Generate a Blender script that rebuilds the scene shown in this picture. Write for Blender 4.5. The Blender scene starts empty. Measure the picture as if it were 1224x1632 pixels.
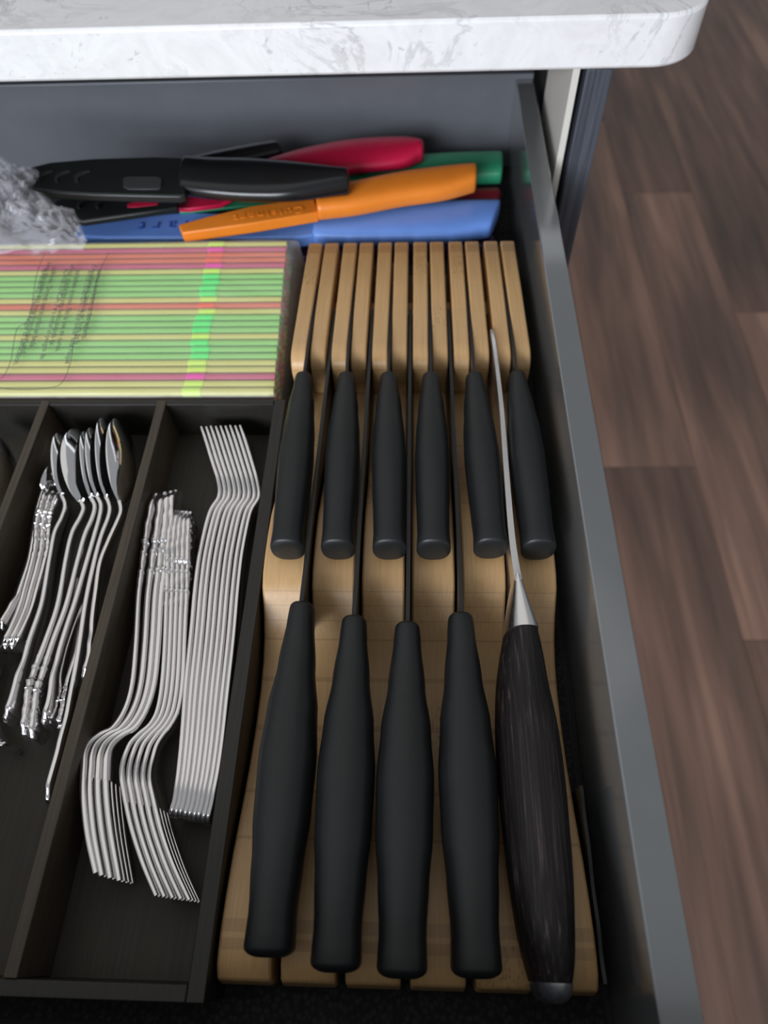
import bpy, bmesh, math, random
from mathutils import Vector, Matrix, noise
random.seed(7)
V = Vector
SC = bpy.context.scene
COL = SC.collection

# ------------------------------------------------------------------ camera
CAM_LOC = V((0.07705706, 0.0, 0.35427509))
FW = V((-0.04152262, 0.53790486, -0.84198233)).normalized()
RT = V((0.99912874, 0.02589592, -0.0327286)).normalized()
UP = RT.cross(FW).normalized()
FPX = 1096.583
cd = bpy.data.cameras.new('camera'); co = bpy.data.objects.new('camera', cd); COL.objects.link(co)
m = Matrix((RT, UP, -FW)).transposed().to_4x4(); m.translation = CAM_LOC
co.matrix_world = m
cd.sensor_fit = 'VERTICAL'; cd.sensor_height = 36.0; cd.lens = FPX/1632*36
cd.clip_start = 0.01; cd.clip_end = 50
cd.dof.use_dof = True; cd.dof.focus_distance = 0.325; cd.dof.aperture_fstop = 8.0
SC.camera = co

# ------------------------------------------------------------------ world, lights, exposure
w = bpy.data.worlds.new('world'); SC.world = w; w.use_nodes = True
w.node_tree.nodes['Background'].inputs[0].default_value = (0.93, 0.96, 1.0, 1)
w.node_tree.nodes['Background'].inputs[1].default_value = 0.30
def area(name, loc, target, sx, sy, power, colr):
    l = bpy.data.lights.new(name, 'AREA'); l.shape = 'RECTANGLE'; l.size = sx; l.size_y = sy
    l.energy = power; l.color = colr
    o = bpy.data.objects.new(name, l); COL.objects.link(o); o.location = loc
    o.rotation_euler = (V(target)-V(loc)).to_track_quat('-Z', 'Y').to_euler()
    return o
area('window_light', (-1.1, -2.3, 1.02), (0, .35, 0), 1.7, 1.3, 105, (.88, .925, 1.0))
area('ceiling_light', (-.6, .9, 1.75), (0, .25, 0), 2.4, 2.4, 6.6, (1.0, .95, .88))
SC.view_settings.view_transform = 'Standard'; SC.view_settings.look = 'None'
SC.view_settings.gamma = 1; SC.view_settings.use_curve_mapping = False
SC.view_settings.exposure = 0.0

# ------------------------------------------------------------------ helpers
def at(u, v, z):
    """point on the horizontal plane z that the photograph shows at (u, v)"""
    d = FW + RT*((u-612)/FPX) + UP*((816-v)/FPX)
    return CAM_LOC + d*((z-CAM_LOC.z)/d.z)

def root_of(o):
    while o.parent: o = o.parent
    return o
def mesh_obj(name, verts, faces, mat, parent=None, smooth=40, origin=None):
    base = V((0, 0, 0))
    if parent is not None: base = root_of(parent).location
    elif origin is not None: base = V(origin)
    me = bpy.data.meshes.new(name)
    me.from_pydata([tuple(V(p)-base) for p in verts], [], faces)
    bm = bmesh.new(); bm.from_mesh(me); bmesh.ops.recalc_face_normals(bm, faces=bm.faces); bm.to_mesh(me); bm.free()
    if smooth:
        me.shade_smooth()
        try: me.set_sharp_from_angle(angle=math.radians(smooth))
        except Exception: pass
    if mat: me.materials.append(mat)
    o = bpy.data.objects.new(name, me); COL.objects.link(o)
    if parent is not None: o.parent = parent
    elif origin is not None: o.location = base
    return o
def bevel(o, wd, seg=2, ang=35):
    b = o.modifiers.new('bevel', 'BEVEL'); b.width = wd; b.segments = seg; b.limit_method = 'ANGLE'; b.angle_limit = math.radians(ang)
    b.harden_normals = False
    return o
def tag(o, label=None, cat=None, group=None, kind=None):
    if label: o['label'] = label
    if cat: o['category'] = cat
    if group: o['group'] = group
    if kind: o['kind'] = kind
    return o
def thing(name, label, cat, loc, group=None):
    o = bpy.data.objects.new(name, None); COL.objects.link(o); o.location = loc; o.empty_display_size = .01
    return tag(o, label, cat, group)
def box(name, a, b, mat, parent=None, bev=0.0, origin=None):
    x0, y0, z0 = a; x1, y1, z1 = b
    vs = [(x0,y0,z0),(x1,y0,z0),(x1,y1,z0),(x0,y1,z0),(x0,y0,z1),(x1,y0,z1),(x1,y1,z1),(x0,y1,z1)]
    fs = [(0,3,2,1),(4,5,6,7),(0,1,5,4),(1,2,6,5),(2,3,7,6),(3,0,4,7)]
    o = mesh_obj(name, vs, fs, mat, parent, 40 if bev else 0, origin)
    if bev: bevel(o, bev)
    return o
def prism(name, poly, axis, a, b, mat, parent=None, bev=0.0, origin=None):
    """poly of 2-D points extruded along axis 'x' (poly=(y,z)) or 'z' (poly=(x,y))"""
    n = len(poly)
    if axis == 'x': vs = [(a, p[0], p[1]) for p in poly]+[(b, p[0], p[1]) for p in poly]
    else: vs = [(p[0], p[1], a) for p in poly]+[(p[0], p[1], b) for p in poly]
    fs = [tuple(range(n))[::-1], tuple(range(n, 2*n))]+[(i, (i+1) % n, n+(i+1) % n, n+i) for i in range(n)]
    o = mesh_obj(name, vs, fs, mat, parent, 35, origin)
    if bev: bevel(o, bev)
    return o
def cr(vals, t):
    """Catmull-Rom through a list (numbers or Vectors) at t in 0..1 (uniform in index)"""
    n = len(vals)-1; x = min(max(t, 0), 1)*n; i = min(int(x), n-1); f = x-i
    p0 = vals[max(i-1, 0)]; p1 = vals[i]; p2 = vals[i+1]; p3 = vals[min(i+2, n)]
    return 0.5*((2*p1)+(p2-p0)*f+(2*p0-5*p1+4*p2-p3)*f*f+(3*p1-p0-3*p2+p3)*f*f*f)
def lerp_tab(tab, s):
    if s <= tab[0][0]: return tab[0][1]
    for (a, x), (b, y) in zip(tab, tab[1:]):
        if s <= b:
            f = (s-a)/(b-a); f = f*f*(3-2*f); return x+(y-x)*f
    return tab[-1][1]
def tube_faces(nr, ns):
    fs = []
    for i in range(nr-1):
        for j in range(ns):
            k = (j+1) % ns
            fs.append((i*ns+j, i*ns+k, (i+1)*ns+k, (i+1)*ns+j))
    fs.append(tuple(range(ns))[::-1]); fs.append(tuple(range((nr-1)*ns, nr*ns)))
    return fs
def loft(name, rings, mat, parent=None, ns=20, ex=2.4, cap0=0.0, cap1=0.0, smooth=60, origin=None):
    """rings: (centre, side vector, up vector); superellipse sections; rounded caps of length cap"""
    R = list(rings)
    def caps(r0, r1, ln):
        c, s, u = r0; d = (r0[0]-r1[0]).normalized(); out = []
        for a in (0.35, 0.65, 0.87, 0.97):
            k = math.sqrt(max(0, 1-a*a)); k = 0.35+0.65*k if ln < .006 else k
            out.append((c+d*ln*a, s*k, u*k))
        return out
    if cap0: R = caps(R[0], R[1], cap0)[::-1]+R
    if cap1: R = R+caps(R[-1], R[-2], cap1)
    vs = []
    for c, s, u in R:
        for j in range(ns):
            a = 2*math.pi*j/ns; ca, sa = math.cos(a), math.sin(a)
            x = math.copysign(abs(ca)**(2/ex), ca); y = math.copysign(abs(sa)**(2/ex), sa)
            vs.append(c+s*x+u*y)
    return mesh_obj(name, vs, tube_faces(len(R), ns), mat, parent, smooth, origin)

# ------------------------------------------------------------------ materials
class NT:
    def __init__(s, name):
        s.m = bpy.data.materials.new(name); s.m.use_nodes = True; s.t = s.m.node_tree
        s.b = s.t.nodes['Principled BSDF']
    def n(s, typ, **kw):
        x = s.t.nodes.new(typ)
        for k, v in kw.items():
            if k.startswith('i_'):
                key = k[2:]; key = int(key) if key.isdigit() else key.replace('_', ' ')
                x.inputs[key].default_value = v
            else: setattr(x, k, v)
        return x
    def l(s, a, b): s.t.links.new(a, b)
    def coord(s, scale, kind='Object', loc=(0, 0, 0)):
        tc = s.n('ShaderNodeTexCoord'); mp = s.n('ShaderNodeMapping'); mp.inputs['Scale'].default_value = scale; mp.inputs['Location'].default_value = loc
        s.l(tc.outputs[kind], mp.inputs['Vector']); return mp.outputs['Vector']
    def noise(s, vec, scale=1, detail=4, rough=.55, dist=0):
        x = s.n('ShaderNodeTexNoise'); x.inputs['Scale'].default_value = scale; x.inputs['Detail'].default_value = detail
        x.inputs['Roughness'].default_value = rough; x.inputs['Distortion'].default_value = dist
        s.l(vec, x.inputs['Vector']); return x.outputs['Fac']
    def ramp(s, fac, stops):
        x = s.n('ShaderNodeValToRGB'); e = x.color_ramp.elements
        while len(e) < len(stops): e.new(.5)
        for q, (p, c) in zip(e, stops): q.position = p; q.color = (*c, 1) if len(c) == 3 else c
        s.l(fac, x.inputs['Fac']); return x.outputs['Color']
    def mix(s, fac, a, b, mode='MIX'):
        x = s.n('ShaderNodeMix'); x.data_type = 'RGBA'; x.blend_type = mode
        for k, v in ((0, fac), (6, a), (7, b)):
            if isinstance(v, (int, float)): x.inputs[k].default_value = v
            elif isinstance(v, tuple): x.inputs[k].default_value = (*v, 1)
            else: s.l(v, x.inputs[k])
        return x.outputs[2]
    def math(s, op, a, b=0.0):
        x = s.n('ShaderNodeMath'); x.operation = op
        for k, v in ((0, a), (1, b)):
            if isinstance(v, (int, float)): x.inputs[k].default_value = v
            else: s.l(v, x.inputs[k])
        return x.outputs[0]
    def bump(s, h, strength=.3, dist=.001):
        x = s.n('ShaderNodeBump'); x.inputs['Strength'].default_value = strength; x.inputs['Distance'].default_value = dist
        s.l(h, x.inputs['Height']); s.l(x.outputs['Normal'], s.b.inputs['Normal'])
    def base(s, c):
        if isinstance(c, tuple): s.b.inputs['Base Color'].default_value = (*c, 1)
        else: s.l(c, s.b.inputs['Base Color'])
    def p(s, **kw):
        for k, v in kw.items(): s.b.inputs[k.replace('_', ' ')].default_value = v
        return s

def plastic(name, c, rough=.45, var=.12, bump=.08, bscale=900, **kw):
    t = NT(name); vec = t.coord((1, 1, 1)); f = t.noise(vec, 60, 3)
    d = tuple(x*(1-var) for x in c); t.base(t.ramp(f, [(.35, d), (.65, c)]))
    t.p(Roughness=rough, **kw); t.bump(t.noise(vec, bscale, 2), bump, .0003); return t.m

def bamboo(name, lighter=1.0, lay=.0058):
    t = NT(name); tc = t.n('ShaderNodeTexCoord'); sep = t.n('ShaderNodeSeparateXYZ'); t.l(tc.outputs['Object'], sep.inputs[0])
    oi = t.n('ShaderNodeObjectInfo'); rnd = oi.outputs['Random']
    v1 = t.coord((900, 14, 260)); fib = t.noise(v1, 1, 4, .6)
    v2 = t.coord((60, 22, 60)); cloud = t.noise(v2, 1, 2)
    c = t.ramp(fib, [(.25, (.52*lighter, .318*lighter, .140*lighter)), (.75, (.66*lighter, .43*lighter, .205*lighter))])
    # layers glued one over the other, and the joints of the strips along the length
    zz = t.math('FLOOR', t.math('DIVIDE', sep.outputs[2], lay))
    yy = t.math('FLOOR', t.math('DIVIDE', t.math('ADD', sep.outputs[1], t.math('MULTIPLY', rnd, .09)), .047))
    cmb = t.n('ShaderNodeCombineXYZ'); t.l(yy, cmb.inputs[0]); t.l(zz, cmb.inputs[1]); t.l(t.math('MULTIPLY', rnd, 37.0), cmb.inputs[2])
    wn = t.n('ShaderNodeTexWhiteNoise'); wn.noise_dimensions = '3D'; t.l(cmb.outputs[0], wn.inputs['Vector'])
    k = t.ramp(wn.outputs['Value'], [(0, (.88, .86, .83)), (1, (1, 1, 1))])
    c = t.mix(.5, c, k, 'MULTIPLY')
    c = t.mix(t.math('MULTIPLY', cloud, .35), c, (.50*lighter, .27*lighter, .10*lighter))
    fz = t.math('FRACT', t.math('DIVIDE', sep.outputs[2], lay)); ln = t.math('LESS_THAN', fz, .07)
    c = t.mix(t.math('MULTIPLY', ln, .35), c, (.28, .15, .06))
    # the speckled band of a knot
    ky = t.math('ABSOLUTE', t.math('SUBTRACT', t.math('FRACT', t.math('MULTIPLY', t.math('ADD', sep.outputs[1], t.math('MULTIPLY', rnd, .3)), 3.1)), .5))
    band = t.math('LESS_THAN', ky, .035)
    sp = t.noise(t.coord((1200, 320, 300)), 1, 1); spk = t.math('GREATER_THAN', sp, .60)
    c = t.mix(t.math('MULTIPLY', t.math('MULTIPLY', band, spk), .45), c, (.25, .12, .045))
    t.base(c); t.p(Roughness=.42, Coat_Weight=.15, Coat_Roughness=.3); t.bump(fib, .15, .0003); return t.m

def brushed_steel(name, col=(.78, .77, .76), rough=.17, sc=(400, 30, 400)):
    t = NT(name); f = t.noise(t.coord(sc), 1, 3); t.base(col)
    r = t.ramp(f, [(.3, (rough*.7,)*3), (.7, (rough*1.4,)*3)]); t.l(r, t.b.inputs['Roughness'])
    t.p(Metallic=1.0); return t.m
def espresso(name, a, b, rough=.5):
    t = NT(name); f = t.noise(t.coord((1100, 26, 500)), 1, 4, .6); g = t.noise(t.coord((25, 25, 25)), 1, 2)
    c = t.ramp(f, [(.3, a), (.72, b)]); c = t.mix(t.math('MULTIPLY', g, .4), c, a)
    t.base(c); t.p(Roughness=rough); t.bump(f, .25, .0004); return t.m

M = {}
M['black_handle'] = plastic('black_handle_plastic', (.0120, .0130, .0132), .43, .2, .2, 2200, Specular_IOR_Level=.42)
M['black_gloss'] = plastic('black_glossy_plastic', (.010, .011, .012), .22, .1, .05, 900)
M['black_sheath'] = plastic('black_sheath_plastic', (.011, .014, .0135), .38, .1, .1, 900)
M['black_blade'] = plastic('black_coated_blade', (.008, .008, .009), .33, .1, .05, 900)
M['bamboo'] = bamboo('bamboo', 1.08); M['bamboo_slat'] = bamboo('bamboo_slat', 1.12, .0116); M['bamboo_shade'] = bamboo('bamboo_shaded', .62)  # the last is a darkened bamboo copy, shade of the slots put into its colour
M['steel'] = brushed_steel('polished_steel', (.92, .90, .895), .21, (90, 20, 90))
M['steel_mirror'] = brushed_steel('mirror_steel', (.86, .86, .87), .07, (20, 20, 20))
M['blade_steel'] = brushed_steel('satin_blade_steel', (.80, .79, .79), .27)
M['tray'] = espresso('espresso_wood', (.011, .0098, .0082), (.026, .0235, .0185))
M['tray_divider'] = espresso('espresso_divider', (.040, .029, .018), (.082, .062, .040))
M['tray_floor'] = espresso('espresso_bottom', (.026, .023, .0155), (.050, .045, .030), .6)
M['drawer'] = plastic('grey_drawer_metal', (.150, .160, .178), .36, .05, .05, 700, Metallic=.25)
M['drawer_side'] = plastic('grey_drawer_side_metal', (.155, .163, .166), .13, .04, .008, 300, Metallic=.15, Coat_Weight=1.0, Coat_Roughness=.16, Coat_IOR=1.6)
M['dark'] = plastic('dark_board', (.014, .014, .014), .7)
M['vent'] = plastic('dark_grey_vents', (.035, .038, .038), .3)
M['white'] = plastic('white_melamine', (.66, .64, .58), .45, .03)
# dark mat
t = NT('grip_mat'); vv = t.coord((1, 1, 1)); vo = t.n('ShaderNodeTexVoronoi'); vo.inputs['Scale'].default_value = 380; t.l(vv, vo.inputs['Vector'])
t.base(t.ramp(vo.outputs['Distance'], [(.2, (.030, .030, .030)), (.6, (.008, .008, .008))])); t.p(Roughness=.8); t.bump(vo.outputs['Distance'], .6, .0006); M['mat'] = t.m
# quartz
t = NT('white_quartz'); v = t.coord((1, 1, 1)); n1 = t.noise(v, 9, 8, .68, 1.2); n2 = t.noise(v, 26, 8, .7, 1.8); n3 = t.noise(v, 5, 3, .5)
d = t.math('ABSOLUTE', t.math('SUBTRACT', n1, .5)); vein = t.ramp(d, [(0, (1, 1, 1)), (.022, (0, 0, 0))])
msk = t.ramp(n3, [(.48, (0, 0, 0)), (.62, (1, 1, 1))]); c = t.ramp(n2, [(.3, (.80, .79, .79)), (.6, (.90, .90, .905))])
c = t.mix(t.math('MULTIPLY', t.math('MULTIPLY', vein, msk), .60), c, (.38, .37, .38))
sw = t.noise(t.coord((60, 60, 160)), 1, 6, .7, 2.5); c = t.mix(t.ramp(sw, [(.68, (0, 0, 0)), (.82, (.5, .5, .5))]), c, (.42, .41, .43))
b1 = t.noise(t.coord((70, 40, 90)), 1, 5, .75, 1.0); b2 = t.noise(v, 11, 2, .5); c = t.mix(t.math('MULTIPLY', t.math('MULTIPLY', t.math('GREATER_THAN', b1, .63), t.math('GREATER_THAN', b2, .53)), .5), c, (.40, .39, .42))
t.base(c); t.p(Roughness=.28); M['quartz'] = t.m
# cabinet panel wood grain, dark grey-blue
t = NT('grey_oak_panel'); f = t.noise(t.coord((420, 420, 7)), 1, 5, .65, .6)
t.base(t.ramp(f, [(.35, (.030, .034, .044)), (.7, (.085, .095, .12))])); t.p(Roughness=.55); t.bump(f, .5, .0006); M['panel'] = t.m
# dark brown oiled planks
def plank_mat():
    t = NT('walnut_plank'); oi = t.n('ShaderNodeObjectInfo'); tc = t.n('ShaderNodeTexCoord')
    mp = t.n('ShaderNodeMapping'); mp.inputs['Scale'].default_value = (1, 1, 1); t.l(tc.outputs['Object'], mp.inputs['Vector'])
    cmb = t.n('ShaderNodeCombineXYZ'); t.l(t.math('MULTIPLY', oi.outputs['Random'], 50.0), cmb.inputs[0]); t.l(t.math('MULTIPLY', oi.outputs['Random'], 31.0), cmb.inputs[1]); t.l(cmb.outputs[0], mp.inputs['Location'])
    def st(sc):
        q = t.n('ShaderNodeMapping'); q.inputs['Scale'].default_value = sc; t.l(mp.outputs['Vector'], q.inputs['Vector']); return q.outputs['Vector']
    big = t.noise(st((11, 1.3, 1)), 1, 3, .5, .35); mid = t.noise(st((38, 2.0, 1)), 1, 4, .55, .3); fine = t.noise(st((300, 9, 1)), 1, 3, .6)
    c = t.ramp(big, [(.28, (.105, .070, .056)), (.52, (.215, .128, .098)), (.75, (.36, .215, .155))])
    c = t.mix(.75, c, t.ramp(mid, [(.32, (.62, .58, .56)), (.62, (1.2, 1.15, 1.1))]), 'MULTIPLY')
    c = t.mix(.35, c, t.ramp(fine, [(.3, (.75, .75, .75)), (.7, (1.1, 1.1, 1.1))]), 'MULTIPLY')
    r = t.n('ShaderNodeHueSaturation'); t.l(c, r.inputs['Color']); t.l(t.math('ADD', .82, t.math('MULTIPLY', oi.outputs['Random'], .38)), r.inputs['Value'])
    t.base(r.outputs['Color']); t.p(Roughness=.42); t.bump(fine, .12, .0006); return t.m
M['plank'] = plank_mat()
# dark striped laminated wood of the big knife
t = NT('dark_pakka_wood'); f = t.noise(t.coord((1100, 14, 500)), 1, 5, .62, .4)
t.base(t.ramp(f, [(.45, (.008, .0065, .0068)), (.60, (.022, .017, .017)), (.74, (.13, .098, .09))])); t.p(Roughness=.5, Specular_IOR_Level=.3); t.bump(f, .4, .0004); M['pakka'] = t.m
def clear_film(name, alpha, tint=(.93, .93, .96), rough=.12, bs=140, bst=.5, **kw):
    t = NT(name); v = t.coord((1, 1, 1)); n = t.noise(t.coord((.35, 1.5, 1)), bs, 3, .6, 1.0)
    t.base(tint); t.p(Roughness=rough, IOR=1.45, Alpha=alpha, Specular_IOR_Level=.8, **kw); t.bump(n, bst, .0012); return t.m
M['film'] = clear_film('clear_bag_film', .17, rough=.2, bs=60, bst=.6)
M['crinkle'] = clear_film('crinkled_clear_bag_film', .21, (.85, .85, .92), .05, 60, .3, Coat_Weight=1.0, Coat_Roughness=.03)
M['print'] = plastic('black_print', (.10, .10, .10), .6)
def straw_mat(name, c):
    t = NT(name); f = t.noise(t.coord((3, 300, 300)), 1, 2); col = t.ramp(f, [(.3, tuple(x*.9 for x in c)), (.7, c)]); t.base(col); t.p(Roughness=.35)
    tr = t.n('ShaderNodeBsdfTranslucent'); t.l(col, tr.inputs['Color']); mx = t.n('ShaderNodeMixShader'); mx.inputs[0].default_value = .28
    out = t.t.nodes['Material Output']; t.l(t.b.outputs[0], mx.inputs[1]); t.l(tr.outputs[0], mx.inputs[2]); t.l(mx.outputs[0], out.inputs['Surface']); return t.m
COLS = {  # tube colour, flex colour, words
 'green': ((.46, .92, .24), (.10, .95, .18), 'light green'),
 'yellow': ((.92, .90, .26), (.72, .98, .12), 'yellow'),
 'orange': ((1.0, .26, .12), (.98, .14, .06), 'orange red'),
 'magenta': ((.85, .16, .28), (.95, .05, .45), 'magenta pink'),
}
for k, (a, b, _) in COLS.items():
    M['tube_'+k] = straw_mat('straw_'+k, a); M['flex_'+k] = plastic('straw_flex_'+k, b, .4, .05)

# ------------------------------------------------------------------ the setting
W = .15                       # width of the bamboo block
XD, TD, ZD, YB = .1583, .0145, .0725, .5936
FLOORZ = -.75
fl = tag(box('floor', (-1.6, -1.4, FLOORZ-.03), (3.2, 4.2, FLOORZ-.0045), M['dark']), kind='structure')
pw, plen = .18, 1.26; pm = None
px0 = .6315-pw*8
for i in range(18):
    xa = px0+i*pw
    k = i-8                                  # plank k=-1 ends at the joint in view
    y0 = .8138 if k == -1 else (.4547 if k == 0 else (.8138+(k*.437) % plen))
    y0 -= plen*math.ceil((y0+1.3)/plen)
    while y0 < 4.1:
        if pm is None:
            pk = box('plank', (.0002, .0006, -.0045), (pw-.0002, plen-.0006, 0), M['plank'], bev=.0009); pm = pk.data
        else:
            pk = pk0.copy(); COL.objects.link(pk)
        pk0 = pk if xa == px0 and 'pk0' not in globals() else pk0
        pk.parent = fl; pk.location = (xa, y0, FLOORZ); y0 += plen

# ------------------------------------------------------------------ cabinet, counter, drawer
YC = .4817
# counter slab with a rounded plan corner
xe, rc = .262, .034
poly = [(-1.3, YC), (xe-rc, YC)]+[(xe-rc+rc*math.sin(a), YC+rc-rc*math.cos(a)) for a in [math.pi/2*i/12 for i in range(1, 13)]]+[(xe, 1.12), (-1.3, 1.12)]
ct = prism('countertop', poly, 'z', .130, .1605, M['quartz'], bev=.0022, origin=(-.5, .8, .13))
tag(ct, 'white quartz countertop with faint grey veins and a rounded corner, overhanging the open drawer', 'countertop')
cab = thing('base_cabinet', 'dark grey woodgrain base cabinet with a white inside under the counter', 'cabinet', (-.3, .8, FLOORZ))
box('end_panel', (.1885, .4835, FLOORZ), (.2055, 1.09, .1295), M['panel'], cab, .0006)
box('inner_side', (.1800, .4850, FLOORZ+.1), (.1845, .575, .1295), M['white'], cab)
box('inner_side_shaded', (.1800, .5755, FLOORZ+.1), (.1845, 1.08, .1295), M['dark'], cab)  # rear of the white side, with the cabinet's inner darkness put into its colour
box('top_board', (-1.25, .60, .112), (.1790, 1.08, .1290), M['dark'], cab)
box('shelf', (-1.25, .49, -.09), (.1790, 1.08, -.075), M['dark'], cab)
box('side_panel_left', (-1.27, .4835, FLOORZ), (-1.2545, 1.09, .1295), M['panel'], cab, .0006).name = 'end_panel'
box('toe_kick', (-1.25, .53, FLOORZ), (.1790, .545, FLOORZ+.095), M['dark'], cab)
box('lower_drawer_front', (-.66, .4620, -.395), (.2040, .4815, -.085), M['panel'], cab, .001)
box('lower_drawer_front', (-.66, .4620, FLOORZ+.10), (.2040, .4815, -.400), M['panel'], cab, .001)
box('door', (-1.27, .4620, FLOORZ+.10), (-.664, .4815, .110), M['panel'], cab, .001)
dr = thing('drawer', 'dark grey metal drawer pulled open under the countertop', 'drawer', (-.2, .28, -.012))
XL = -.62
box('bottom_panel', (XL, -.0300, -.012), (XD+.002, YB, 0), M['dark'], dr)
box('back_panel', (XL, YB, -.012), (XD+TD, YB+.012, ZD+.004), M['drawer'], dr, .0008)
box('side_panel', (XD, -.0300, -.012), (XD+TD, YB-.0003, ZD), M['drawer_side'], dr, .0008)
box('side_panel', (XL-.0145, -.0300, -.012), (XL, YB-.0003, ZD), M['drawer_side'], dr, .0008)
box('front_panel', (XL-.03, -.050, -.05), (XD+TD+.016, -.0303, ZD+.012), M['panel'], dr, .001)
mat = box('drawer_liner', (XL+.005, -.028, .0001), (XD-.002, YB-.004, .0016), M['mat'], origin=(-.2, .28, .0001))
tag(mat, 'black rubbery grip liner lying on the drawer bottom', 'drawer liner')
# loose strip standing between the bamboo block and the drawer side
pts = [at(925, 1252, .030), at(932, 1300, .030), at(941, 1400, .030), at(951, 1500, .030), at(959, 1568, .030)]
vs = []; n = 24
for i in range(n):
    p = cr(pts, i/(n-1)); x = min(p.x, XD-.003); q = .0007
    for dx, zz in ((-q, .0017), (q, .0017), (q, .030+.0006*math.sin(i*.9)), (-q, .030+.0006*math.sin(i*.9))): vs.append((max(x, W+.002)+dx, p.y, zz))
st = mesh_obj('liner_strip', vs, tube_faces(n, 4), M['black_sheath'], None, 30, origin=(.154, .05, .0017))
tag(st, 'thin black strip standing on edge between the bamboo block and the drawer side', 'strip')

# ------------------------------------------------------------------ bamboo knife block
blk = thing('knife_block', 'light bamboo in-drawer knife block with stepped slats and long slots', 'knife block', (W/2, .21, .0017))
Z0 = .0017
box('base_board', (.001, .004, Z0), (W-.001, .438, .0065), M['bamboo_shade'], blk)
RP = [(-.0125, .0068), (-.0128, .020), (-.0112, .0265), (-.006, .0302), (.004, .0312), (.018, .030), (.035, .0268), (.055, .0208), (.075, .0158),
      (.095, .0130), (.112, .0128), (.126, .0152), (.137, .0200), (.146, .0272), (.1515, .0335), (.156, .0382), (.163, .0411), (.172, .0420), (.185, .0418), (.200, .0398), (.222, .0322),
      (.245, .0235), (.268, .0180), (.290, .0162), (.4407, .0162), (.4407, .0068)]
SX = [(k*25.6333+a, k*25.6333+b) for k in range(6) for a, b in ((0, 9.75), (12.05, 21.83))]
SP = [(.3085, .0164), (.3085, .0355), (.3098, .0405), (.3130, .0440), (.3185, .0455), (.3260, .0452), (.3800, .0412), (.4370, .0362), (.4400, .0345), (.4405, .0164)]
rails = []
for k in range(6):
    xa = k*(W+.0038)/6; xb = xa+(W+.0038)/6-.0038
    r_ = prism('bamboo_rail', RP, 'x', xa, xb, M['bamboo'], blk, .0011); rails.append(r_)
for a, b in SX:
    prism('slat', SP, 'x', a/1000, b/1000, M['bamboo_slat'], blk, .0009)
for k in range(5):
    xa = (k+1)*(W+.0038)/6-.0038
    for yy in (.372,): box('spacer', (xa+.0001, yy, .0164), (xa+.0037, yy+.012, .026), M['bamboo_shade'], blk)

# ------------------------------------------------------------------ black handled knives
def frame(a, b):
    d = (b-a).normalized(); s = d.cross(V((0, 0, 1))).normalized(); u = s.cross(d).normalized(); return d, s, u
def knife(label, group, neck, butt, hwt, hht, blade_tip, spine_z, edge_z, thick, ns=28, zc_n=None, zc_b=None, cap=.0018):
    """neck, butt: centres of the handle; tables of half width / half height over s (0 neck, 1 butt)"""
    root = thing('kitchen_knife', label, 'knife', ((neck.x+butt.x)/2, (neck.y+butt.y)/2, min(neck.z, butt.z)-.012), group)
    d, s, u = frame(neck, butt); R = []
    for i in range(ns):
        q = i/(ns-1); c = neck.lerp(butt, q); R.append((c, s*lerp_tab(hwt, q), u*lerp_tab(hht, q)))
    h = loft('handle', R, M['black_handle'], root, 28, 2.5, cap0=.003, cap1=cap)
    # blade: thin plate with spine up
    n = 14; vs = []; ax = neck+(butt-neck).normalized()*.012
    for i in range(n):
        q = i/(n-1); y = ax.y+(blade_tip.y-ax.y)*q; x = neck.x+(blade_tip.x-neck.x)*min(1, max(0, y-neck.y)/.014)
        zt = spine_z[0]+(spine_z[1]-spine_z[0])*q; zb = edge_z
        if q > .7: zb = edge_z+(zt-.002-edge_z)*((q-.7)/.3)**2
        if y > neck.y-.002 and y < neck.y+.006: pass
        if y < neck.y: zb = max(zb, neck.z-.006); zt = min(zt, neck.z+.006)
        hw = thick/2
        vs += [(x-hw, y, zt), (x+hw, y, zt), (x+hw*.35, y, zb), (x-hw*.35, y, zb)]
    mesh_obj('blade', vs, tube_faces(n, 4), M['black_blade'], root, 25)
    return root
ordw = ['leftmost', 'second from the left', 'third from the left', 'fourth from the left', 'second from the right', 'rightmost']
HW = [(0, .0052), (.06, .0058), (.2, .0076), (.38, .0090), (.52, .0095), (.68, .0091), (.82, .0085), (.93, .0082), (1, .0086)]
HH = [(0, .0072), (.1, .008), (.45, .0112), (.7, .0108), (1, .0100)]
sm = [(485, 592, 457, 868), (556, 592, 538, 868), (620, 592, 620, 868), (685, 592, 692, 868), (757, 592, 785, 866), (823, 590, 863, 868)]
slotx = [.0109+.0256333*i for i in range(6)]
for k, (a, b, c, d_) in enumerate(sm):
    n_ = at(a, b, .0570); b_ = at(c, d_-8, .0625); n_.x = slotx[k]*.75+n_.x*.25; b_.x -= (.0010, .0006, 0, 0, 0, 0)[k]; n_.z = .0490; b_.z = .0532
    if k == 5: b_.x = min(b_.x, XD-.0105)
    knife('small black-handled knife, %s in the rear row of six' % ordw[k], None, n_, b_, HW, HH, V((slotx[k], .390, .03)), (.0535, .0375), .0175, .0016)
HWL = [(0, .0060), (.05, .0065), (.2, .0085), (.36, .0112), (.50, .0124), (.66, .0118), (.80, .0102), (.92, .0092), (1, .0096)]
HHL = [(0, .0085), (.1, .0095), (.45, .0140), (.75, .0132), (1, .0122)]
lg = [(478, 952, 419, 1527), (563, 974, 530, 1552), (648, 984, 640, 1562), (731, 969, 764, 1562)]
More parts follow.
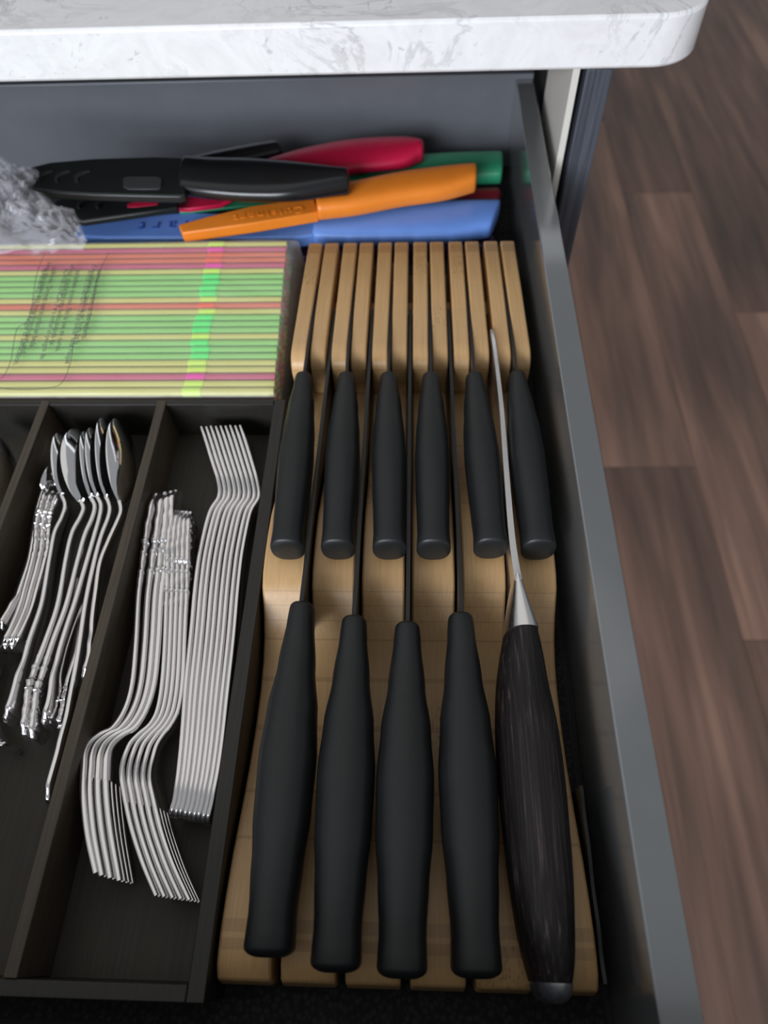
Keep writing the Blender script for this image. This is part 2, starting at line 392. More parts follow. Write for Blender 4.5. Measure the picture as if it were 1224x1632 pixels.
for k, (a, b, c, d_) in enumerate(lg):
    n_ = at(a, b, .0560); b_ = at(c, d_, .0570); n_.z = .0475; b_.z = .0449; n_.x = n_.x*.3+.7*((k+1)*(W+.0038)/6-.0019)
    n_.y -= .003; b_.y += .0035
    xs = (k+1)*(W+.0038)/6-.0019
    knife('large black-handled knife, %s in the front row' % ['leftmost', 'second from the left', 'third from the left', 'beside the wood-handled knife'][k], None,
          n_, b_, HWL, HHL, V((xs, .366, .03)), (.0545, .0360), .0095, .0020, cap=.0034)

# ------------------------------------------------------------------ wood handled chef knife
ck = thing('chef_knife', 'large chef knife with a dark striped wood handle, steel bolster and bright blade', 'knife', (.128, .07, .032))
stn = [  # left u, right u, v, top z, half height
 (806, 857, 1004, .0585, .0118), (799, 866, 1040, .0590, .0130), (793, 875, 1090, .0590, .0140), (791, 890, 1160, .0590, .0148), (795, 901, 1240, .0590, .0150),
 (803, 908, 1320, .0590, .0150), (813, 914, 1400, .0590, .0148), (826, 916, 1480, .0580, .0140), (838, 916, 1530, .0565, .0128), (848, 912, 1566, .0545, .0105)]
R = []
for ul, ur, v_, z_, hh in stn:
    zc = z_-hh*.55; p = at(ul, v_, zc); q = at(ur, v_, zc); c = (p+q)/2
    c.z = max(z_-hh, .0318+hh); hw = (q-p).length/2*.97; R.append((c, V((hw, 0, 0)), V((.0018, 0, hh))))
pos = [r_[0] for r_ in R]; hws = [r_[1].x for r_ in R]; hhs = [r_[2].z for r_ in R]
RR = []
for i in range(30):
    q = i/29; RR.append((cr(pos, q), V((cr(hws, q), 0, 0)), V((.0018, 0, cr(hhs, q)))))
loft('handle', RR, M['pakka'], ck, 28, 2.3)
e = RR[-1]; ends = []
for a, k in ((0, 1.0), (.3, .96), (.55, .84), (.75, .62), (.86, .35)):
    ends.append((e[0]+V((.0006, -.0075, -.001))*a, e[1]*k*1.01, e[2]*k*1.01))
loft('end_cap', ends, M['blade_steel'], ck, 28, 2.3)
f0 = RR[0]; bl = []
pb = at(825, 914, .060)
for i in range(12):
    q = i/11; c = f0[0].lerp(V((pb.x, pb.y, .0500)), q); hw = (f0[1].x*1.01-.0017)*(1-q)**.85+.0017; hh = f0[2].z*(1-q)+.0105*q
    c.z = c.z
    bl.append((c, V((hw, 0, 0)), V((.0018*(1-q), 0, hh))))
loft('bolster', bl, M['blade_steel'], ck, 28, 2.7)
sp = [at(826, 924, .0595), at(817, 850, .060), at(808, 740, .058), at(800, 640, .055), at(790, 560, .051), at(784, 522, .048)]
tipx = .1258; n = 26; vs = []
for i in range(n):
    q = i/(n-1); p = cr(sp, min(1, q*1.0)); zt = .0600-.0135*q; th = .0017*(1-q)+.0009*q
    zb = .0135 if q < .75 else .0135+.02*((q-.75)/.25)**2
    lean = .0012
    xg = .12627                                           # the slot keeps the edge centred
    vs += [(p.x-th, p.y, zt), (p.x+th, p.y, zt), (xg+.0003+(p.x-xg)*.25, p.y, zb), (xg-.0003+(p.x-xg)*.25, p.y, zb)]
mesh_obj('blade', vs, tube_faces(n, 4), M['blade_steel'], ck, 20)

# ------------------------------------------------------------------ cutlery tray
TZ = .0359
tr = thing('cutlery_tray', 'dark espresso wood cutlery tray with compartments left of the knife block', 'tray', (-.14, .13, .0017))
TL = -.232
box('bottom', (TL, -.0170, .0020), (-.0030, .2830, .0062), M['tray_floor'], tr)
box('side_wall', (-.0085, -.0186, .0017), (-.0014, .2855, TZ), M['tray'], tr, .0004)
box('side_wall', (TL-.007, -.0186, .0017), (TL, .2855, TZ), M['tray'], tr, .0004)
box('back_wall', (TL, .2815, .0017), (-.0087, .2855, TZ), M['tray'], tr, .0004)
box('front_wall', (TL, -.0186, .0017), (-.0087, -.0128, TZ), M['tray'], tr, .0004)
box('divider', (-.0815, -.0127, .0064), (-.0758, .2846, TZ+.0006), M['tray_divider'], tr, .0004)
box('divider', (-.1552, -.0127, .0064), (-.1498, .2846, TZ+.0006), M['tray_divider'], tr, .0004)

# ------------------------------------------------------------------ flatware
def poly_resample(pix, wtab, zc, n):
    """pixel trace of the upper edge -> centre line at height zc, using the half width there"""
    L = [0]
    for a, b in zip(pix, pix[1:]): L.append(L[-1]+math.hypot(b[0]-a[0], b[1]-a[1]))
    pts = []
    for p, l in zip(pix, L):
        z = zc+wtab_eval(wtab, l/L[-1]); q = at(p[0], p[1], z); pts.append(V((q.x, q.y, zc)))
    fine = [cr(pts, i/240) for i in range(241)]
    A = [0]
    for a, b in zip(fine, fine[1:]): A.append(A[-1]+(b-a).length)
    out = []; j = 0
    for i in range(n):
        t_ = A[-1]*i/(n-1)
        while j < 239 and A[j+1] < t_: j += 1
        f = (t_-A[j])/max(1e-9, A[j+1]-A[j]); out.append(fine[j].lerp(fine[j+1], min(1, f)))
    return out
def wtab_eval(tab, s): return lerp_tab(tab, s)
FW_PLAIN = [(0, .0035), (.012, .0072), (.06, .0098), (.2, .0088), (.45, .0052), (.66, .0034), (.76, .0040), (.84, .0095), (.90, .0100), (1, .0092)]
FW_ORN = [(0, .0030), (.012, .0070), (.05, .0102), (.12, .0098), (.2, .0070), (.26, .0058), (.45, .0046), (.60, .0036), (.67, .0042), (.76, .0102), (.85, .0108), (1, .0100)]
SW = [(0, .0030), (.012, .0064), (.05, .0092), (.15, .0082), (.25, .0055), (.5, .0040), (.74, .0032), (1, .0028)]
def strip(name, cl, i0, i1, wf, tf, mat, root, zoff=None, roll=0.0, orn=None):
    """a bar standing on edge along the centre line; 8-sided rounded section"""
    vs = []; nn = len(cl); cnt = 0
    for i in range(i0, i1+1):
        s = i/(nn-1); a = cl[max(i-1, 0)]; b = cl[min(i+1, nn-1)]; d = (b-a).normalized(); nx = V((d.y, -d.x, 0)).normalized()
        w_, t_ = wf(s), tf(s)/2
        if orn: w_, t_ = orn(s, w_, t_)
        zo = zoff(s) if zoff else 0
        up = V((0, 0, 1))*math.cos(roll)+nx*math.sin(roll)
        sd = nx*math.cos(roll)-V((0, 0, 1))*math.sin(roll)
        c = cl[i]+up*zo; r = min(t_, w_)*.26
        for sx, sy in ((-t_, -w_+r), (-t_+r, -w_), (t_-r, -w_), (t_, -w_+r), (t_, w_-r), (t_-r, w_), (-t_+r, w_), (-t_, w_-r)):
            vs.append(c+sd*sx+up*sy)
        cnt += 1
    return mesh_obj(name, vs, tube_faces(cnt, 8), mat, root, 50)
def ornate(phase=0.0, top=.0, ln=.30):
    def f(s, w_, t_):
        g = 0
        if s < ln:
            g = (.5+.5*math.sin(s*120+phase))**3*.3
            t_ *= 1+.5*g
            w_ *= 1+.03*math.sin(s*120+phase)
        for c0 in (.17, .20, .255):
            k = math.exp(-((s-c0)/.005)**2); t_ *= 1+.30*k; w_ *= 1+.12*k
        return w_, t_
    return f
def relief(root, cl, wf, side=1, roll=0.0, s0=.02, s1=.24, seed=0):
    """raised scroll beads on the flat face of an ornate handle, joined as one part"""
    rr = random.Random(seed); vs = []; fs = []; nn = len(cl)
    for k in range(46):
        s = s0+(s1-s0)*rr.random(); i = int(s*(nn-1)); d = (cl[min(i+1, nn-1)]-cl[max(i-1, 0)]).normalized(); nx = V((d.y, -d.x, 0)).normalized()*side
        w_ = wf(s)*(.15+.75*rr.random())*rr.choice((-1, 1)); a = .0006+.0006*rr.random()
        c = cl[i]+V((0, 0, 1))*w_+nx*.0010
        b = len(vs); th = rr.random()*3.14; e1 = d*math.cos(th)+V((0, 0, 1))*math.sin(th); e2 = d*-math.sin(th)+V((0, 0, 1))*math.cos(th)
        for j in range(6):
            an = j*math.pi/3; vs.append(c+e1*a*1.9*math.cos(an)+e2*a*math.sin(an))
        vs.append(c+nx*a*.9)
        for j in range(6): fs.append((b+j, b+(j+1) % 6, b+6))
    o = mesh_obj('scroll_relief', vs, fs, M['steel'], root, 80); return o
def fork(pix, label, group, zc=.0190, plain=True, seed=0, th=.0021, roll=0.0, rel=True):
    tab = FW_PLAIN if plain else FW_ORN; n = 120 if plain else 240
    cl = poly_resample(pix, tab, zc, n); mid = cl[n//2]
    root = thing('fork', label, 'fork', (mid.x, mid.y, .0064), group)
    h0 = .90 if plain else .80                     # tines start here
    ih = int(h0*(n-1)); wf = lambda s: wtab_eval(tab, s)
    tf = lambda s: th
    strip('handle', cl, 0, ih, wf, tf, M['steel'], root, None, roll, None if plain else ornate(seed))
    for k in range(4):
        off = (-.75, -.25, .25, .75)[k]
        strip('tine', cl, ih, n-1, lambda s: wf(s)*(.185-.06*max(0, (s-h0)/(1-h0))), lambda s: th*(1-.25*((s-h0)/(1-h0))**3), M['steel'], root, (lambda o_: (lambda s: wf(s)*o_*1.06))(off), roll)
    if not plain and rel: relief(root, cl, wf, -1, 0, seed=seed)
    return root
def bowl(root, neck, d, L, hw, depth, roll, side):
    """spoon bowl standing on edge, hollow towards side*(right of d); double walled shell"""
    nx = V((d.y, -d.x, 0)).normalized()*side; up0 = V((0, 0, 1))
    up = up0*math.cos(roll)-nx*math.sin(roll); ex = nx*math.cos(roll)+up0*math.sin(roll)
    nu, nv = 26, 16; vs = []; fs = []
    def sh(u): return (math.sin(math.pi*min(1, u**.80))**.62)*(1-.10*(1-u)) if 0 < u < 1 else 0
    for lay, off in ((0, 0), (1, .0011)):
        for i in range(nu+1):
            u = i/nu; w_ = max(hw*sh(u), .0024*(1-u) if u < .2 else .00008)
            dz = depth*math.sin(math.pi*min(1, u*.97+.03))**.8
            for j in range(nv+1):
                q = -1+2*j/nv; prof = (1-abs(q)**2.2)
                bend = .002*math.sin(math.pi*u)                  # the rim itself is slightly bowed
                vs.append(neck+d*(L*u)+up*(w_*q)-ex*(dz*prof+bend+off*(prof**.25)))
    st_ = (nu+1)*(nv+1)
    for lay in (0, 1):
        for i in range(nu):
            for j in range(nv):
                a = lay*st_+i*(nv+1)+j; fs.append((a, a+1, a+nv+2, a+nv+1))
    rim = [i*(nv+1) for i in range(nu+1)]+[nu*(nv+1)+j for j in range(1, nv+1)]+[i*(nv+1)+nv for i in range(nu-1, -1, -1)]+[j for j in range(nv-1, 0, -1)]
    for a, b in zip(rim, rim[1:]+rim[:1]): fs.append((a, b, b+st_, a+st_))
    return mesh_obj('bowl', vs, fs, M['steel_mirror'], root, 60)
def spoon(hpix, tip, label, group, zc=.0240, hw=.0172, depth=.0062, roll=-.1, side=-1, plain=True, seed=0, th=.0022, mk_bowl=True):
    """hpix: trace of the handle from its end to the neck; tip: pixel of the bowl's tip"""
    n = 160; cl = poly_resample(hpix, SW, zc, n); mid = cl[n//2]
    root = thing('spoon', label, 'spoon', (mid.x, mid.y, .0064), group)
    wf = lambda s: wtab_eval(SW, s)
    strip('handle', cl, 0, n-1, wf, lambda s: th, M['steel'], root, None, 0, None if plain else ornate(seed))
    if not plain: relief(root, cl, wf, 1, 0, seed=seed)
    if mk_bowl:
        t_ = at(tip[0], tip[1], zc); nk = cl[-1]; d = (t_-nk); L = d.length; d.normalize()
        bowl(root, nk-d*.0015, d, L+.0015, hw, depth, roll, side)
    return root

# right stack: nine plain forks on edge, tines towards the back
A = [(272, 1302), (279, 1262), (288, 1195), (300, 1062), (312, 930), (320, 870), (333, 815), (345, 783), (346, 762), (338, 735), (329, 706), (320, 678)]
B = [(331, 1312), (340, 1262), (352, 1195), (368, 1062), (380, 930), (387, 870), (398, 815), (409, 785), (409, 765), (401, 735), (392, 706), (382, 676)]
for k in range(9):
    f = k/8; jit = [0, .3, -.2, .2, 0, .2, -.2, .2, 0][k]
    fork([((1-f)*a[0]+f*b[0]+jit, (1-f)*a[1]+f*b[1]+jit*2) for a, b in zip(A, B)],
         'plain steel fork, %s in the nine-fork stack at the tray right wall' % ['leftmost', 'second from the left', 'third from the left', 'fourth from the left', 'middle one', 'fourth from the right', 'third from the right', 'second from the right', 'rightmost'][k],
         'plain forks stacked on edge', plain=True, th=.0020)
# left cluster: ornate forks, tines towards the viewer
A = [(252, 786), (243, 800), (233, 835), (225, 885), (219, 945), (214, 1035), (208, 1090), (197, 1130), (180, 1158), (158, 1172), (142, 1192), (133, 1225), (131, 1265), (137, 1330), (150, 1391)]
offs = [(0, 0, 0), (18, 14, 10), (30, 26, 24), (40, 36, 39)]
for k, (o1, o2, o3) in enumerate(offs):
    pp = []
    for i, (a, b) in enumerate(A):
        s = i/(len(A)-1); o = o1+(o2-o1)*min(1, s*2) if s < .5 else o2+(o3-o2)*(s-.5)*2
        pp.append((a+o*(.97 if i > 1 else .8), b-(2*k if i < 2 else 0)+(k*4 if s > .95 else 0)))
    fork(pp, 'ornate-handled steel fork, %s of the left cluster of four' % ['leftmost', 'second from the left', 'third from the left', 'rightmost'][k], 'ornate forks of the left cluster', plain=False, seed=k, th=.0026, rel=k == 3)
A = [(283, 812), (271, 835), (265, 880), (264, 940), (262, 1010), (258, 1080), (250, 1128), (238, 1153), (220, 1170), (205, 1188), (197, 1218), (198, 1262), (208, 1318), (226, 1376), (247, 1427)]
B = [(306, 815), (300, 838), (297, 880), (296, 940), (293, 1010), (290, 1080), (283, 1128), (272, 1153), (258, 1172), (247, 1194), (241, 1230), (245, 1275), (256, 1325), (275, 1380), (300, 1434)]
for k in range(5):
    f = k/4
    fork([((1-f)*a[0]+f*b[0], (1-f)*a[1]+f*b[1]) for a, b in zip(A, B)], 'ornate-handled steel fork, %s of the right cluster of five' % ['leftmost', 'second from the left', 'middle one', 'second from the right', 'rightmost'][k],
         'ornate forks of the right cluster', zc=.0188, plain=False, seed=10+k, th=.00182, rel=k == 4)

# middle compartment: spoons
G = 'spoons in the middle compartment'
spoon([(9, 1152), (14, 1120), (27, 1080), (46, 1020), (66, 958), (78, 890), (86, 848), (98, 822), (103, 803), (97, 787)], (99, 692), 'steel spoon at the left of the bunch, its bowl edge overlapped by the next spoon', G, roll=-.12, seed=21)
spoon([(41, 1178), (38, 1140), (50, 1080), (72, 1020), (92, 958), (104, 890), (114, 848), (127, 823), (132, 808), (126, 795)], (124, 684), 'steel spoon with its shiny hollow bowl turned most to view', G, roll=-.42, plain=False, seed=22)
spoon([(54, 1184), (50, 1150), (62, 1090), (84, 1020), (106, 958), (122, 895), (134, 852), (146, 824), (150, 805), (143, 790)], (138, 690), 'steel spoon third from the left in the bunch, bowl half hidden', G, roll=-.08, plain=False, seed=23)
spoon([(70, 1158), (76, 1120), (88, 1060), (105, 1000), (121, 950), (137, 895), (150, 850), (158, 822), (160, 803), (153, 788)], (148, 684), 'steel spoon fourth from the left in the bunch, bowl nested behind a taller one', G, roll=-.12, seed=24, zc=.0240)
spoon([(78, 1284), (92, 1195), (106, 1138), (122, 1052), (136, 958), (149, 895), (161, 852), (172, 823), (174, 805), (168, 790)], (166, 668), 'longest steel spoon, its handle reaching nearest the viewer', G, roll=-.12, hw=.0180, zc=.0245)
spoon([(134, 1085), (140, 1050), (146, 990), (152, 940), (159, 895), (171, 863), (187, 828), (192, 812), (189, 795)], (189, 669), 'steel spoon at the right of the bunch, bowl tip highest by the divider', G, roll=-.20, hw=.0190, zc=.0255)
spoon([(99, 1167), (99, 1125), (104, 1095), (113, 1063), (121, 1035), (127, 1000), (134, 955), (140, 920)], (151, 865), 'slender ornate spoon whose handle end shows low among the others', G, plain=False, seed=26, hw=.0075, zc=.0158, depth=.003)
spoon([(4, 1008), (22, 958), (44, 895), (52, 850), (57, 812), (66, 780)], (96, 735), 'dark-edged spoon lying along the far left of the middle compartment', G, hw=.0100, zc=.0172, depth=.004)
for k in range(3):
    o = k*10
    pp = [(85+o*.9, 782+(2*k)), (72+o, 795), (63+o, 822), (59+o, 860), (53+o, 900), (42+o, 940), (28+o, 985), (12+o, 1015), (0+o*1.1, 1032)]
    pp = [(a-5, b) for a, b in pp]
    TB = [(0, .0030), (.02, .0070), (.08, .0095), (.25, .0080), (.40, .0055), (.7, .0062), (.93, .0088), (1, .0040)]
    cl = poly_resample(pp, TB, .0170, 200); root = thing('butter_knife', 'ornate steel piece left of the spoons, %s of three' % ['leftmost', 'middle one', 'rightmost'][k], 'cutlery', (cl[100].x, cl[100].y, .0064), 'ornate pieces beside the spoons')
    strip('handle', cl, 0, 118, lambda q: wtab_eval(TB, q), lambda q: .0022, M['steel'], root, orn=ornate(k, ln=.45))
    strip('blade', cl, 118, 199, lambda q: wtab_eval(TB, q), lambda q: .0020, M['steel'], root)
    if k == 2: relief(root, cl, lambda q: wtab_eval(TB, q), -1, s0=.03, s1=.4, seed=k)
# left compartment, mostly out of the frame
spoon([(-60, 980), (-45, 900), (-30, 850), (-10, 815), (-6, 800)], (-4, 690), 'steel spoon at the left photo edge, only its bowl rim showing', 'spoon at the photo edge', hw=.0172, zc=.0240, roll=-.1)
spoon([(14, 1181), (2, 1184), (-10, 1170), (-18, 1120), (-22, 1080)], (-24, 1040), 'small steel spoon whose handle end peeks in low at the left photo edge', 'handle end at the photo edge', zc=.0160, hw=.0090, th=.003, depth=.003)

# ------------------------------------------------------------------ straws in a clear bag
SLEN, SR = .262, .00302
def straw_meshes():
    ns = 12
    def tube(x0, x1, r0, rings):
        vs = []; N = 0
        for x, r in rings:
            for j in range(ns):
                a = 2*math.pi*j/ns; vs.append((x, r*math.cos(a), r*math.sin(a)))
            N += 1
        fs = []
        for i in range(N-1):
            for j in range(ns):
                k = (j+1) % ns; fs.append((i*ns+j, i*ns+k, (i+1)*ns+k, (i+1)*ns+j))
        return vs, fs
    t1 = tube(0, 0, 0, [(0, SR), (-SLEN, SR), (-SLEN, SR-.0004), (0, SR-.0004), (0, SR)])
    rg = []
    for i in range(13): rg.append((-.006+i*.001, SR+(.00045 if i % 2 else .00012)))
    t2 = tube(0, 0, 0, rg)
    return t1, t2
(t1v, t1f), (t2v, t2f) = straw_meshes()
SM = {}
for k in COLS:
    a = bpy.data.meshes.new('tube'); a.from_pydata(t1v, [], t1f); a.shade_smooth(); a.set_sharp_from_angle(angle=.6); a.materials.append(M['tube_'+k])
    b = bpy.data.meshes.new('flex_section'); b.from_pydata(t2v, [], t2f); b.shade_smooth(); b.materials.append(M['flex_'+k]); SM[k] = (a, b)
WORDN = 'first second third fourth fifth sixth seventh eighth ninth tenth eleventh twelfth thirteenth fourteenth fifteenth sixteenth seventeenth eighteenth nineteenth twentieth twenty-first twenty-second twenty-third twenty-fourth twenty-fifth'.split()
order = 'yellow magenta orange orange magenta yellow green green green green yellow orange yellow green green green yellow green green green yellow yellow magenta yellow yellow'.split()
yb_, yf_ = .4415, .2905; ny = len(order); pitch = (yb_-yf_)/ny
rs = random.Random(3)
for lay in range(6):
    zc = .0338-lay*.00525
    if zc-SR < .0017: break
    for i in range(ny):
        cn = order[i] if lay == 0 else rs.choice(list(COLS))
        if lay > 1 and 2 < i < ny-1 and lay % 2: pass
        y = yb_-pitch*(i+.5)+(0 if lay % 2 == 0 else -pitch/2)
        if lay % 2 and i == ny-1: continue
        f = i/(ny-1); xend = -.0165*(1-f)-.0095*f-.0006*rs.random()-.0012*(lay % 2)
        r_ = thing('drinking_straw', ('%s drinking straw, %s from the back in the bag\'s top layer' % (COLS[cn][2], WORDN[i]) if lay == 0 else '%s drinking straw underneath the top layer in the clear bag' % COLS[cn][2]), 'straw', (xend, y, zc), 'straws, %s, %s' % (COLS[cn][2], 'top layer' if lay == 0 else 'lower layers'))
        a = bpy.data.objects.new('tube', SM[cn][0]); COL.objects.link(a); a.parent = r_
        if lay == 0:
            b = bpy.data.objects.new('flex_section', SM[cn][1]); COL.objects.link(b); b.parent = r_
            b.location = (-(.052+.0022*(rs.random()-.5)+(-.001)*f), 0, 0)
# clear bag film around the straws
def film_height(x, y):
    h = .0378+.0010*noise.noise(V((x*18, y*40, 1)))+.0014*abs(noise.noise(V((x*22+y*30, y*26-x*8, 5))))
    return h
bg = thing('straw_bag', 'clear printed plastic bag wrapped around the bundle of colourful straws', 'bag', (-.14, .365, .0017))
nx_, ny_ = 110, 70; vs = []; fs = []
X0, X1, Y0, Y1 = -.305, -.0055, .2868, .4435
for i in range(nx_+1):
    for j in range(ny_+1):
        a = i/nx_; b = j/ny_; x = X0+(X1-X0)*a; y = Y0+(Y1-Y0)*b
        z = film_height(x, y)
        ed = min((X1-x)/.004, (y-Y0)/.003, (Y1-y)/.004)
        if ed < 1: z = .010+(z-.010)*math.sqrt(max(0, 1-(1-ed)**2))
        vs.append((x-.0045*(1-b)*0, y, z))
for i in range(nx_):
    for j in range(ny_):
        k = i*(ny_+1)+j; fs.append((k, k+ny_+1, k+ny_+2, k+1))
fo = mesh_obj('film', vs, fs, M['film'], bg, 180)
# warning print on the film
def text_obj(body, size, loc, rotz, mat, parent, extrude=.00012, name='lettering', align='LEFT', space=1.0):
    cu = bpy.data.curves.new('txt', 'FONT'); cu.body = body; cu.size = size; cu.extrude = extrude; cu.align_x = align; cu.resolution_u = 2; cu.space_character = space
    tmp = bpy.data.objects.new('txt', cu); COL.objects.link(tmp)
    dg = bpy.context.evaluated_depsgraph_get(); me = bpy.data.meshes.new_from_object(tmp.evaluated_get(dg))
    bpy.data.objects.remove(tmp); me.materials.clear(); me.materials.append(mat)
    o = bpy.data.objects.new(name, me); COL.objects.link(o); o.parent = parent
    o.location = V(loc)-root_of(parent).location; o.rotation_euler = (0, 0, rotz)
    return o
lines = ['WARNING: To avoid danger of suffocation,', 'keep this plastic bag away from babies and', 'children. Do not use in cribs or beds.', '',
         'ADVERTENCIA: Para evitar el peligro de', 'asfixia, mantenga esta bolsa alejada de', 'los bebes y ninos. No la use en cunas.', '',
         'AVERTISSEMENT: Pour eviter tout risque', "d'etouffement, tenir ce sac hors de la", 'portee des bebes et des enfants.']
PZ = .0402
def pprint(u, v): return at(u, v, PZ)
pA, pB = pprint(122, 410), pprint(38, 612)           # direction of the lines
ang = math.atan2(pB.y-pA.y, pB.x-pA.x)
ustart = [62, 70, 78, 0, 97, 107, 116, 0, 134, 142, 150]
for ln_, u0 in zip(lines, ustart):
    if not ln_: continue
    p = pprint(u0+6, 416+(u0 % 17)); text_obj(ln_, .0054, (p.x, p.y, PZ), ang+.10, M['print'], bg, .00002)
def line_part(name, pts, wd, mat, parent):
    vs = []; 
    for i, p in enumerate(pts):
        d = (pts[min(i+1, len(pts)-1)]-pts[max(i-1, 0)]).normalized(); s_ = V((-d.y, d.x, 0))*wd
        vs += [p+s_+V((0, 0, .00003)), p-s_+V((0, 0, .00003)), p-s_, p+s_]
    return mesh_obj(name, vs, tube_faces(len(pts), 4), mat, parent, 0)
for tr_ in ([(72, 402), (58, 440), (47, 505), (27, 525), (17, 575), (5, 600), (-8, 606)], [(174, 402), (156, 440), (147, 490), (140, 515), (120, 535), (113, 575), (100, 608), (80, 618), (30, 621), (-5, 617)]):
    P_ = [pprint(*q) for q in tr_]; line_part('border_line', [cr(P_, i/40) for i in range(41)], .00022, M['print'], bg)

# crumpled end of a bag at the left, over the sheathed knives
cb = thing('crumpled_bag', 'crumpled clear plastic bag lying at the left against the drawer back', 'bag', (-.225, .50, .04))
vs = []; fs = []
left = []
OUT = [(-60, 238), (0, 248), (40, 262), (63, 270), (36, 284), (60, 302), (92, 324), (116, 330), (124, 346), (134, 372), (141, 388), (90, 396), (30, 397), (-60, 400)]
NR = 26; NC = 60
cen = at(20, 335, .070)
outw = [at(a, b, .067) for a, b in OUT]
for i in range(NR+1):
    for j in range(NC):
        t_ = j/NC*len(outw); k = int(t_); f = t_-k; o = outw[k % len(outw)].lerp(outw[(k+1) % len(outw)], f)
        r = i/NR; p = cen.lerp(o, r)
        z = .074-.009*r*r
        q = V((p.x*55, p.y*55, 2)); z += .011*abs(noise.noise(q*1.3))*(1-.4*r)+.0065*abs(noise.noise(q*2.9))+.0012*noise.noise(q*6.1)-.004
        vs.append((p.x, p.y, z))
for i in range(NR):
    for j in range(NC):
        k = (j+1) % NC; fs.append((i*NC+j, i*NC+k, (i+1)*NC+k, (i+1)*NC+j))
mesh_obj('film', vs, fs, M['crinkle'], cb, 22)
vs2 = [(cen.x+(x-cen.x)*.92, cen.y+(y-cen.y)*.92+.004, z-.004-.002*noise.noise(V((x*60, y*60, 9)))) for x, y, z in vs]
mesh_obj('lower_film', vs2, fs, M['crinkle'], cb, 70)

# ------------------------------------------------------------------ coloured knives at the back
def cmat(name, c, rough=.38): return plastic(name, c, rough, .06, .04, 600)
MB = {'blue_letter': cmat('blue_lettering', (.040, .110, .42)), 'blue': cmat('blue_plastic', (.155, .32, .82)), 'orange': cmat('orange_plastic', (.86, .245, .022)), 'green': cmat('green_plastic', (.028, .29, .14)),
      'crimson': cmat('crimson_plastic', (.62, .010, .062)), 'darkred': cmat('dark_red_plastic', (.20, .006, .020)), 'purple': cmat('purple_plastic', (.060, .016, .085)),
      'black': M['black_gloss'], 'sheath': M['black_sheath']}
def edge_loft(name, st, ztop, hh, mat, root, ex=2.6, caps=(.004, .004), n=26, ns=22):
    """st: (u, v) of upper outline and (u, v) of lower outline pairs, left to right, seen at the section's mid height"""
    zc = ztop-hh; C = []; S = []
    for (a, b, c, d) in st:
        p = at(a, b, zc); q = at(c, d, zc); C.append((p+q)/2); S.append((p-q)/2)
    R = []
    for i in range(n):
        t_ = i/(n-1); R.append((cr(C, t_), cr(S, t_), V((0, 0, hh))))
    return loft(name, R, mat, root, ns, ex, caps[0], caps[1])
def sheath(name, poly, ztop, th, mat, root, rim=.0012):
    pts = [at(a, b, ztop) for a, b in poly]
    o = prism(name, [(p.x, p.y) for p in pts], 'z', ztop-th, ztop, mat, root, rim)
    return o
def ck_root(label, u, v, z, word='knife'):
    p = at(u, v, z); return thing('paring_knife', label, 'knife', (p.x, p.y, z))
# purple, lowest and nearest
r = ck_root('purple knife lying lowest, behind the bamboo slats', 600, 392, .002)
edge_loft('handle', [(560, 383, 560, 404), (640, 379, 640, 403), (720, 378, 720, 402), (780, 380, 780, 400)], .0150, .0062, MB['purple'], r)
sheath('sheath', [(455, 396), (556, 386), (556, 404), (455, 412)], .0120, .007, MB['purple'], r)
# dark red beneath
r = ck_root('dark red knife handle mostly hidden between the blue and orange knives', 740, 318, .01)
edge_loft('handle', [(640, 322, 640, 336), (700, 314, 700, 336), (750, 308, 750, 334), (790, 307, 790, 328)], .022, .008, MB['darkred'], r)
sheath('sheath', [(440, 332), (636, 322), (636, 334), (440, 345)], .018, .006, MB['darkred'], r)
# blue
r = ck_root('long blue knife in a blue guard, nearest of the coloured knives', 460, 360, .016)
sheath('sheath', [(118, 372), (128, 356), (200, 346), (290, 338), (420, 340), (508, 349), (500, 374), (470, 378), (330, 378), (170, 378), (126, 376)], .0300, .0100, MB['blue'], r, .0016)
edge_loft('handle', [(507, 351, 500, 384), (560, 341, 556, 385), (640, 332, 636, 384), (720, 326, 716, 382), (795, 326, 778, 372)], .0325, .0080, MB['blue'], r, ex=3.2, caps=(.001, .0025))
p = at(188+245, 353, .0301)
text_obj('Cuisinart', .0165, (p.x, p.y+.0035, .0300), math.pi+.03, MB['blue_letter'], r, .00060, 'embossed_lettering', space=1.65)
# green
r = ck_root('green knife whose handle pokes out behind the orange one', 680, 272, .02)
edge_loft('handle', [(548, 276, 548, 306), (620, 261, 620, 296), (700, 252, 700, 288), (797, 249, 797, 285)], .0340, .0085, MB['green'], r, ex=3, caps=(.003, .002))
sheath('sheath', [(286, 331), (410, 312), (545, 284), (545, 304), (410, 326), (286, 338)], .0325, .0022, MB['green'], r, .0005)
# crimson
r = ck_root('crimson knife with rounded handle lying farthest back', 560, 250, .02)
edge_loft('handle', [(425, 262, 430, 285), (480, 243, 490, 284), (560, 227, 570, 272), (640, 223, 640, 264), (668, 229, 668, 252)], .0500, .0080, MB['crimson'], r, ex=2.3, caps=(.003, .004))
sheath('sheath', [(200, 318), (300, 312), (422, 268), (428, 284), (350, 326), (300, 332), (200, 330)], .0385, .0035, MB['crimson'], r, .0006)
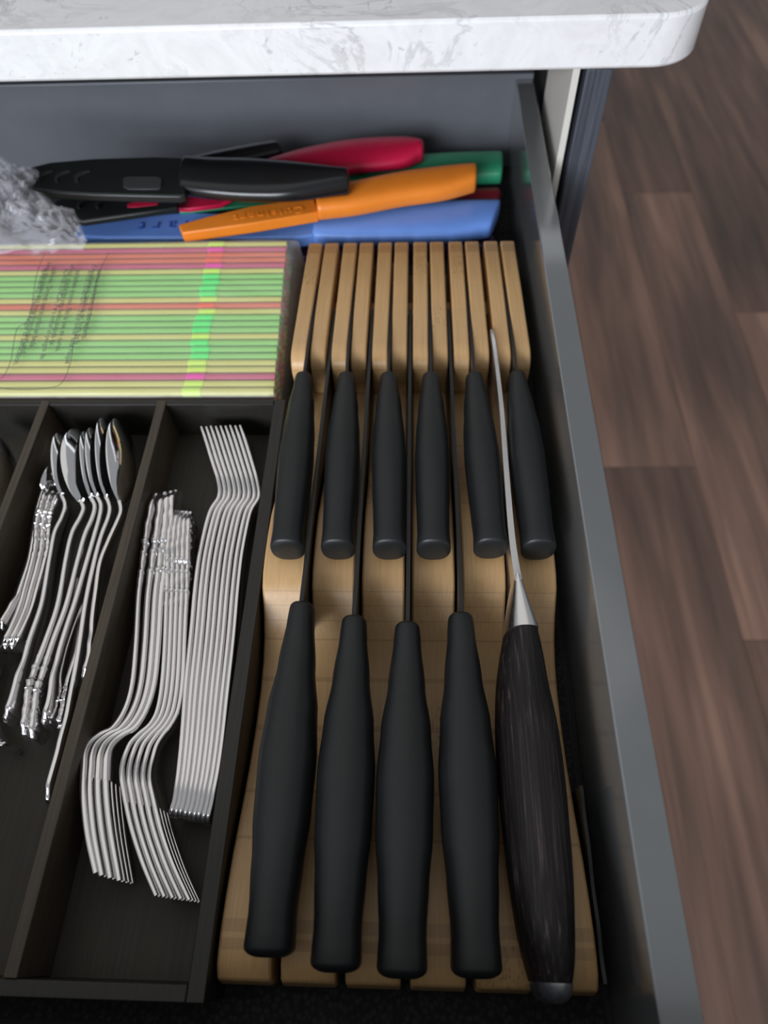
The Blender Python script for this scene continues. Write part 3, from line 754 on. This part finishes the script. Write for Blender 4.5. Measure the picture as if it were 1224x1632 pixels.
# orange on top
r = ck_root('orange knife in an orange guard lying across the blue one', 520, 325, .034)
sheath('sheath', [(284, 358), (330, 345), (400, 328), (500, 314), (507, 338), (400, 356), (290, 371)], .0430, .0085, MB['orange'], r, .0010)
edge_loft('handle', [(505, 312, 508, 342), (560, 298, 566, 336), (630, 283, 640, 322), (700, 273, 708, 312), (755, 269, 756, 298)], .0505, .0082, MB['orange'], r, ex=3, caps=(.001, .002))
p = at(478, 333, .0431); q = at(335, 348, .0431)
text_obj('Cuisinart', .0115, (p.x+.003, p.y+.004, .0430), math.atan2(q.y-p.y, q.x-p.x)+.05, MB['orange'], r, .00040, 'embossed_lettering', space=1.25)
# black knives
def crescent(root, u, v, z, mat, sc=1.0):
    mat = M['vent']
    vs = []; c = at(u, v, z); n = 9
    for i in range(n):
        a = math.radians(95+i*130/(n-1)); r0 = .0085*sc; p = c+V((.004+math.cos(a)*r0, math.sin(a)*r0, 0)); wd = .0014*math.sin(math.pi*(i+.5)/n)
        d = V((math.cos(a), math.sin(a), 0)); vs += [p+d*wd+V((0, 0, .0010)), p-d*wd+V((0, 0, .0010)), p-d*wd*1.4-V((0, 0, .0006)), p+d*wd*1.4-V((0, 0, .0006))]
    mesh_obj('vent_ridge', vs, tube_faces(n, 4), mat, root, 60)
r = ck_root('black knife in a black guard with a raised oblong, topmost of the black knives', 300, 285, .045)
sheath('sheath', [(20, 285), (40, 268), (80, 258), (150, 252), (250, 249), (300, 251), (295, 310), (284, 312), (150, 309), (95, 306), (50, 300)], .0620, .0065, MB['sheath'], r, .0014)
edge_loft('handle', [(298, 254, 288, 306), (340, 257, 335, 312), (400, 258, 396, 316), (470, 264, 466, 315), (550, 277, 552, 302)], .0670, .0088, MB['black'], r, ex=2.3, caps=(.001, .003))
for u_ in (72, 100, 132): crescent(r, u_, 284, .0620, MB['sheath'])
sheath('raised_oblong', [(196, 284), (202, 281), (252, 281), (258, 285), (256, 299), (250, 301), (204, 301), (196, 297)], .0628, .0012, plastic('dark_grey_plastic', (.040, .044, .044), .5), r, .0004)
r = ck_root('black guard with crescent vents lying under the topmost black knife', 200, 330, .035)
sheath('sheath', [(80, 325), (110, 308), (284, 300), (283, 330), (230, 338), (132, 352), (95, 345)], .0460, .0050, MB['sheath'], r, .0012)
for u_ in (135, 165): crescent(r, u_, 326, .0460, MB['sheath'])
sheath('window_slot', [(202, 326), (215, 321), (256, 319), (250, 326), (215, 330), (203, 330)], .0463, .0006, MB['crimson'], r, .0001)['label'] = 'crimson blade showing through the slot'
r = ck_root('black knife handle with a glossy rim, behind the topmost black knife', 390, 245, .045)
edge_loft('handle', [(300, 258, 304, 276), (350, 246, 354, 268), (400, 236, 402, 258), (440, 231, 443, 249)], .0500, .0070, MB['black'], r, ex=2.3, caps=(.003, .004))
